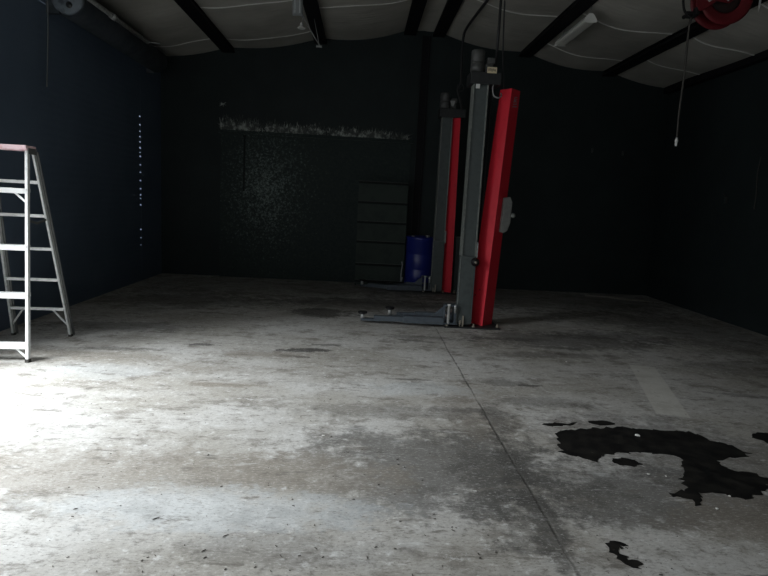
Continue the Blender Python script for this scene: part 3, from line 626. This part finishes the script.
blob_mesh('oil_spot', ring(1.81,3.49,.095,.065,14,3), 'small round dark oil spot in front of the large branching stain', 'stain', .01, 4)
blob_mesh('oil_spot', ring(1.93,4.17,.10,.05,10,5), 'small dark spot just behind the large branching stain', 'stain', .01, 6)
blob_mesh('oil_spot', ring(3.15,3.98,.16,.12,12,7), 'dark oil spot lying apart, farthest out past the large branching stain', 'stain', .015, 8)
blob_mesh('oil_spot', [(1.44,4.10),(1.55,4.15),(1.64,4.13),(1.74,4.17),(1.66,4.10),(1.50,4.07)], 'thin dark smear at the tip of the large branching stain nearest the lift', 'stain', .012, 9)
pr_ = [(1.27,2.56),(1.31,2.585),(1.35,2.575),(1.385,2.545),(1.36,2.535),(1.335,2.555),(1.345,2.515),(1.32,2.525),(1.31,2.48),(1.335,2.46),(1.325,2.43),(1.36,2.44),(1.375,2.40),(1.345,2.385),(1.36,2.365),(1.325,2.37),(1.30,2.40),(1.28,2.44),(1.295,2.465),(1.265,2.49),(1.275,2.52)]
blob_mesh('sole_print', pr_, 'broken dark curled sole print on the concrete in the foreground', 'footprint', .009, 12)
# white chips and scraps, one object each
def chip(x, y, s_, label, seed, m='scrap', name='paper_scrap', el=1.0):
    r = random.Random(seed); q = MB(); n = 6
    lo = [(x+s_*el*math.cos(2*math.pi*k/n)*r.uniform(.6,1.1), y+s_*math.sin(2*math.pi*k/n)*r.uniform(.6,1.1), .0032) for k in range(n)]
    q.prism(lo,(0,0,s_*.35)); return tag(q.build(name, M[m], bevel=.001), label, 'scrap')
chip(2.10,3.94,.022,'brightest white paper scrap lying on the large oil stain',1)
chip(1.87,3.32,.010,'white chip in the notch of the oil stain, closer to the round spot',2)
chip(1.97,3.30,.009,'white chip in the notch of the oil stain, against its branch',3)
chip(2.23,3.07,.010,'white chip right at the front edge of the oil stain branch',4)
chip(2.06,2.92,.010,'white chip on bare concrete ahead of the branching oil stain',5)
chip(.43,7.10,.016,'pale pebble lying in front of the nearer lift arm',6,'aludull','pebble')
chip(-.19,3.75,.008,'thin white scrap alone on open concrete in the middle foreground',7,'scrap','paper_scrap',2.2)
chip(.72,3.04,.006,'white splinter on the dark patch, nearer the floor joint',8,'scrap','paper_scrap',2.4)
chip(.60,3.00,.006,'grey white splinter on the dark patch, farther from the floor joint',9,'aludull','paper_scrap',2.6)
chip(2.28,5.93,.012,'tiny white chip behind the pale floor strip',10)
for k, (x, y, a, L_) in enumerate(((.03,2.91,.2,.022),(.17,3.08,.9,.024),(.14,2.48,.5,.022),(.23,2.47,.1,.02),(-.94,2.67,.8,.05),(-1.36,2.74,.6,.03),(-.64,2.42,.9,.035),(-.57,2.54,.8,.045),(.30,3.35,.4,.02))):
    q = MB(); d_ = Vector((math.cos(a),math.sin(a),0))*L_*.36; n_ = Vector((-d_.y,d_.x,0))*.25; p_ = Vector((x,y,.0035))
    q.tube(curve([p_-d_,p_-d_*.3+n_,p_+d_*.3+n_*.6,p_+d_],4),[+.0012+.0012*math.sin(math.pi*i/12) for i in range(13)],6)
    tag(q.build('leaf_bit', M['leaf']), 'small dark curled leaf bit on the foreground concrete', 'leaf', 'dark leaf bits in the foreground')
deb = MB(); rr = random.Random(21)
for i in range(520):
    y = 2.2+rr.random()**1.6*6.5; x = rr.uniform(-.62,.66)*y*.95+.1; s_ = rr.uniform(.002,.006)
    if not (XL+.1 < x < XR-.1): continue
    a = rr.uniform(0,6.3); L_ = s_*rr.uniform(1,3.5)
    deb.bar((x,y,.001+s_*.3),(x+L_*math.cos(a),y+L_*math.sin(a),.001+s_*.35),s_*.6,s_*.5)
tag(deb.build('floor_crumbs', M['leaf']), 'dark leaf bits and crumbs scattered all over the concrete', 'debris', kind='stuff')
q = MB(); q.bar((4.45,10.95,.012),(5.20,10.55,.012),.03,.02); q.bar((4.85,10.95,.010),(5.55,10.40,.010),.02,.015)
tag(q.build('trim_strip', M['strip']), 'thin pale strips lying on the dark floor along the back wall', 'strip')

# ------------------------------------------------------------------ camera and light
cam = bpy.data.cameras.new('camera'); cam.sensor_width = 36; cam.lens = 575/768*36; cam.clip_start = .05; cam.clip_end = 100
co = bpy.data.objects.new('camera', cam); C.objects.link(co); S.camera = co
th, pt, ro = math.radians(2.64), math.radians(8.47), math.radians(3.0)
f0 = Vector((math.sin(th),math.cos(th),0)); r0 = Vector((math.cos(th),-math.sin(th),0)); z = Vector((0,0,1))
F = f0*math.cos(pt)-z*math.sin(pt); U = z*math.cos(pt)+f0*math.sin(pt)
R, U = r0*math.cos(ro)+U*math.sin(ro), U*math.cos(ro)-r0*math.sin(ro)
m3 = Matrix((R,U,-F)).transposed(); co.matrix_world = Matrix.Translation((0,0,1.6)) @ m3.to_4x4()

W = bpy.data.worlds.new('overcast sky'); S.world = W; W.use_nodes = True
W.node_tree.nodes['Background'].inputs[0].default_value = (.86,.94,1,1); W.node_tree.nodes['Background'].inputs[1].default_value = .22

def area(name, loc, target, sx, sy, power, col):
    l = bpy.data.lights.new(name,'AREA'); l.shape = 'RECTANGLE'; l.size = sx; l.size_y = sy; l.energy = power; l.color = col
    o = bpy.data.objects.new(name, l); C.objects.link(o); o.location = loc
    o.rotation_euler = (Vector(target)-Vector(loc)).to_track_quat('-Z','Y').to_euler(); return o
# daylight through the open doorway in the side wall
area('open_sky', (XL-3.4,3.0,6.2), (XL+.8,3.3,.6), 4.6, 4.5, 2450, (.93,.97,1))
area('doorway_daylight', (XL-.55,(O0+O1)/2,1.7), (0,4.4,.2), O1-O0, 2.6, 66, (.95,.98,1))
# and through the open front of the bay behind the camera
area('front_daylight', ((P0+P1)/2,YF-.45,1.7), (-1.6,4.5,.4), P1-P0, 2.6, 42, (.93,.97,1))

S.view_settings.view_transform = 'Standard'; S.view_settings.look = 'None'; S.view_settings.gamma = 1; S.view_settings.exposure = 0
S.view_settings.use_curve_mapping = False
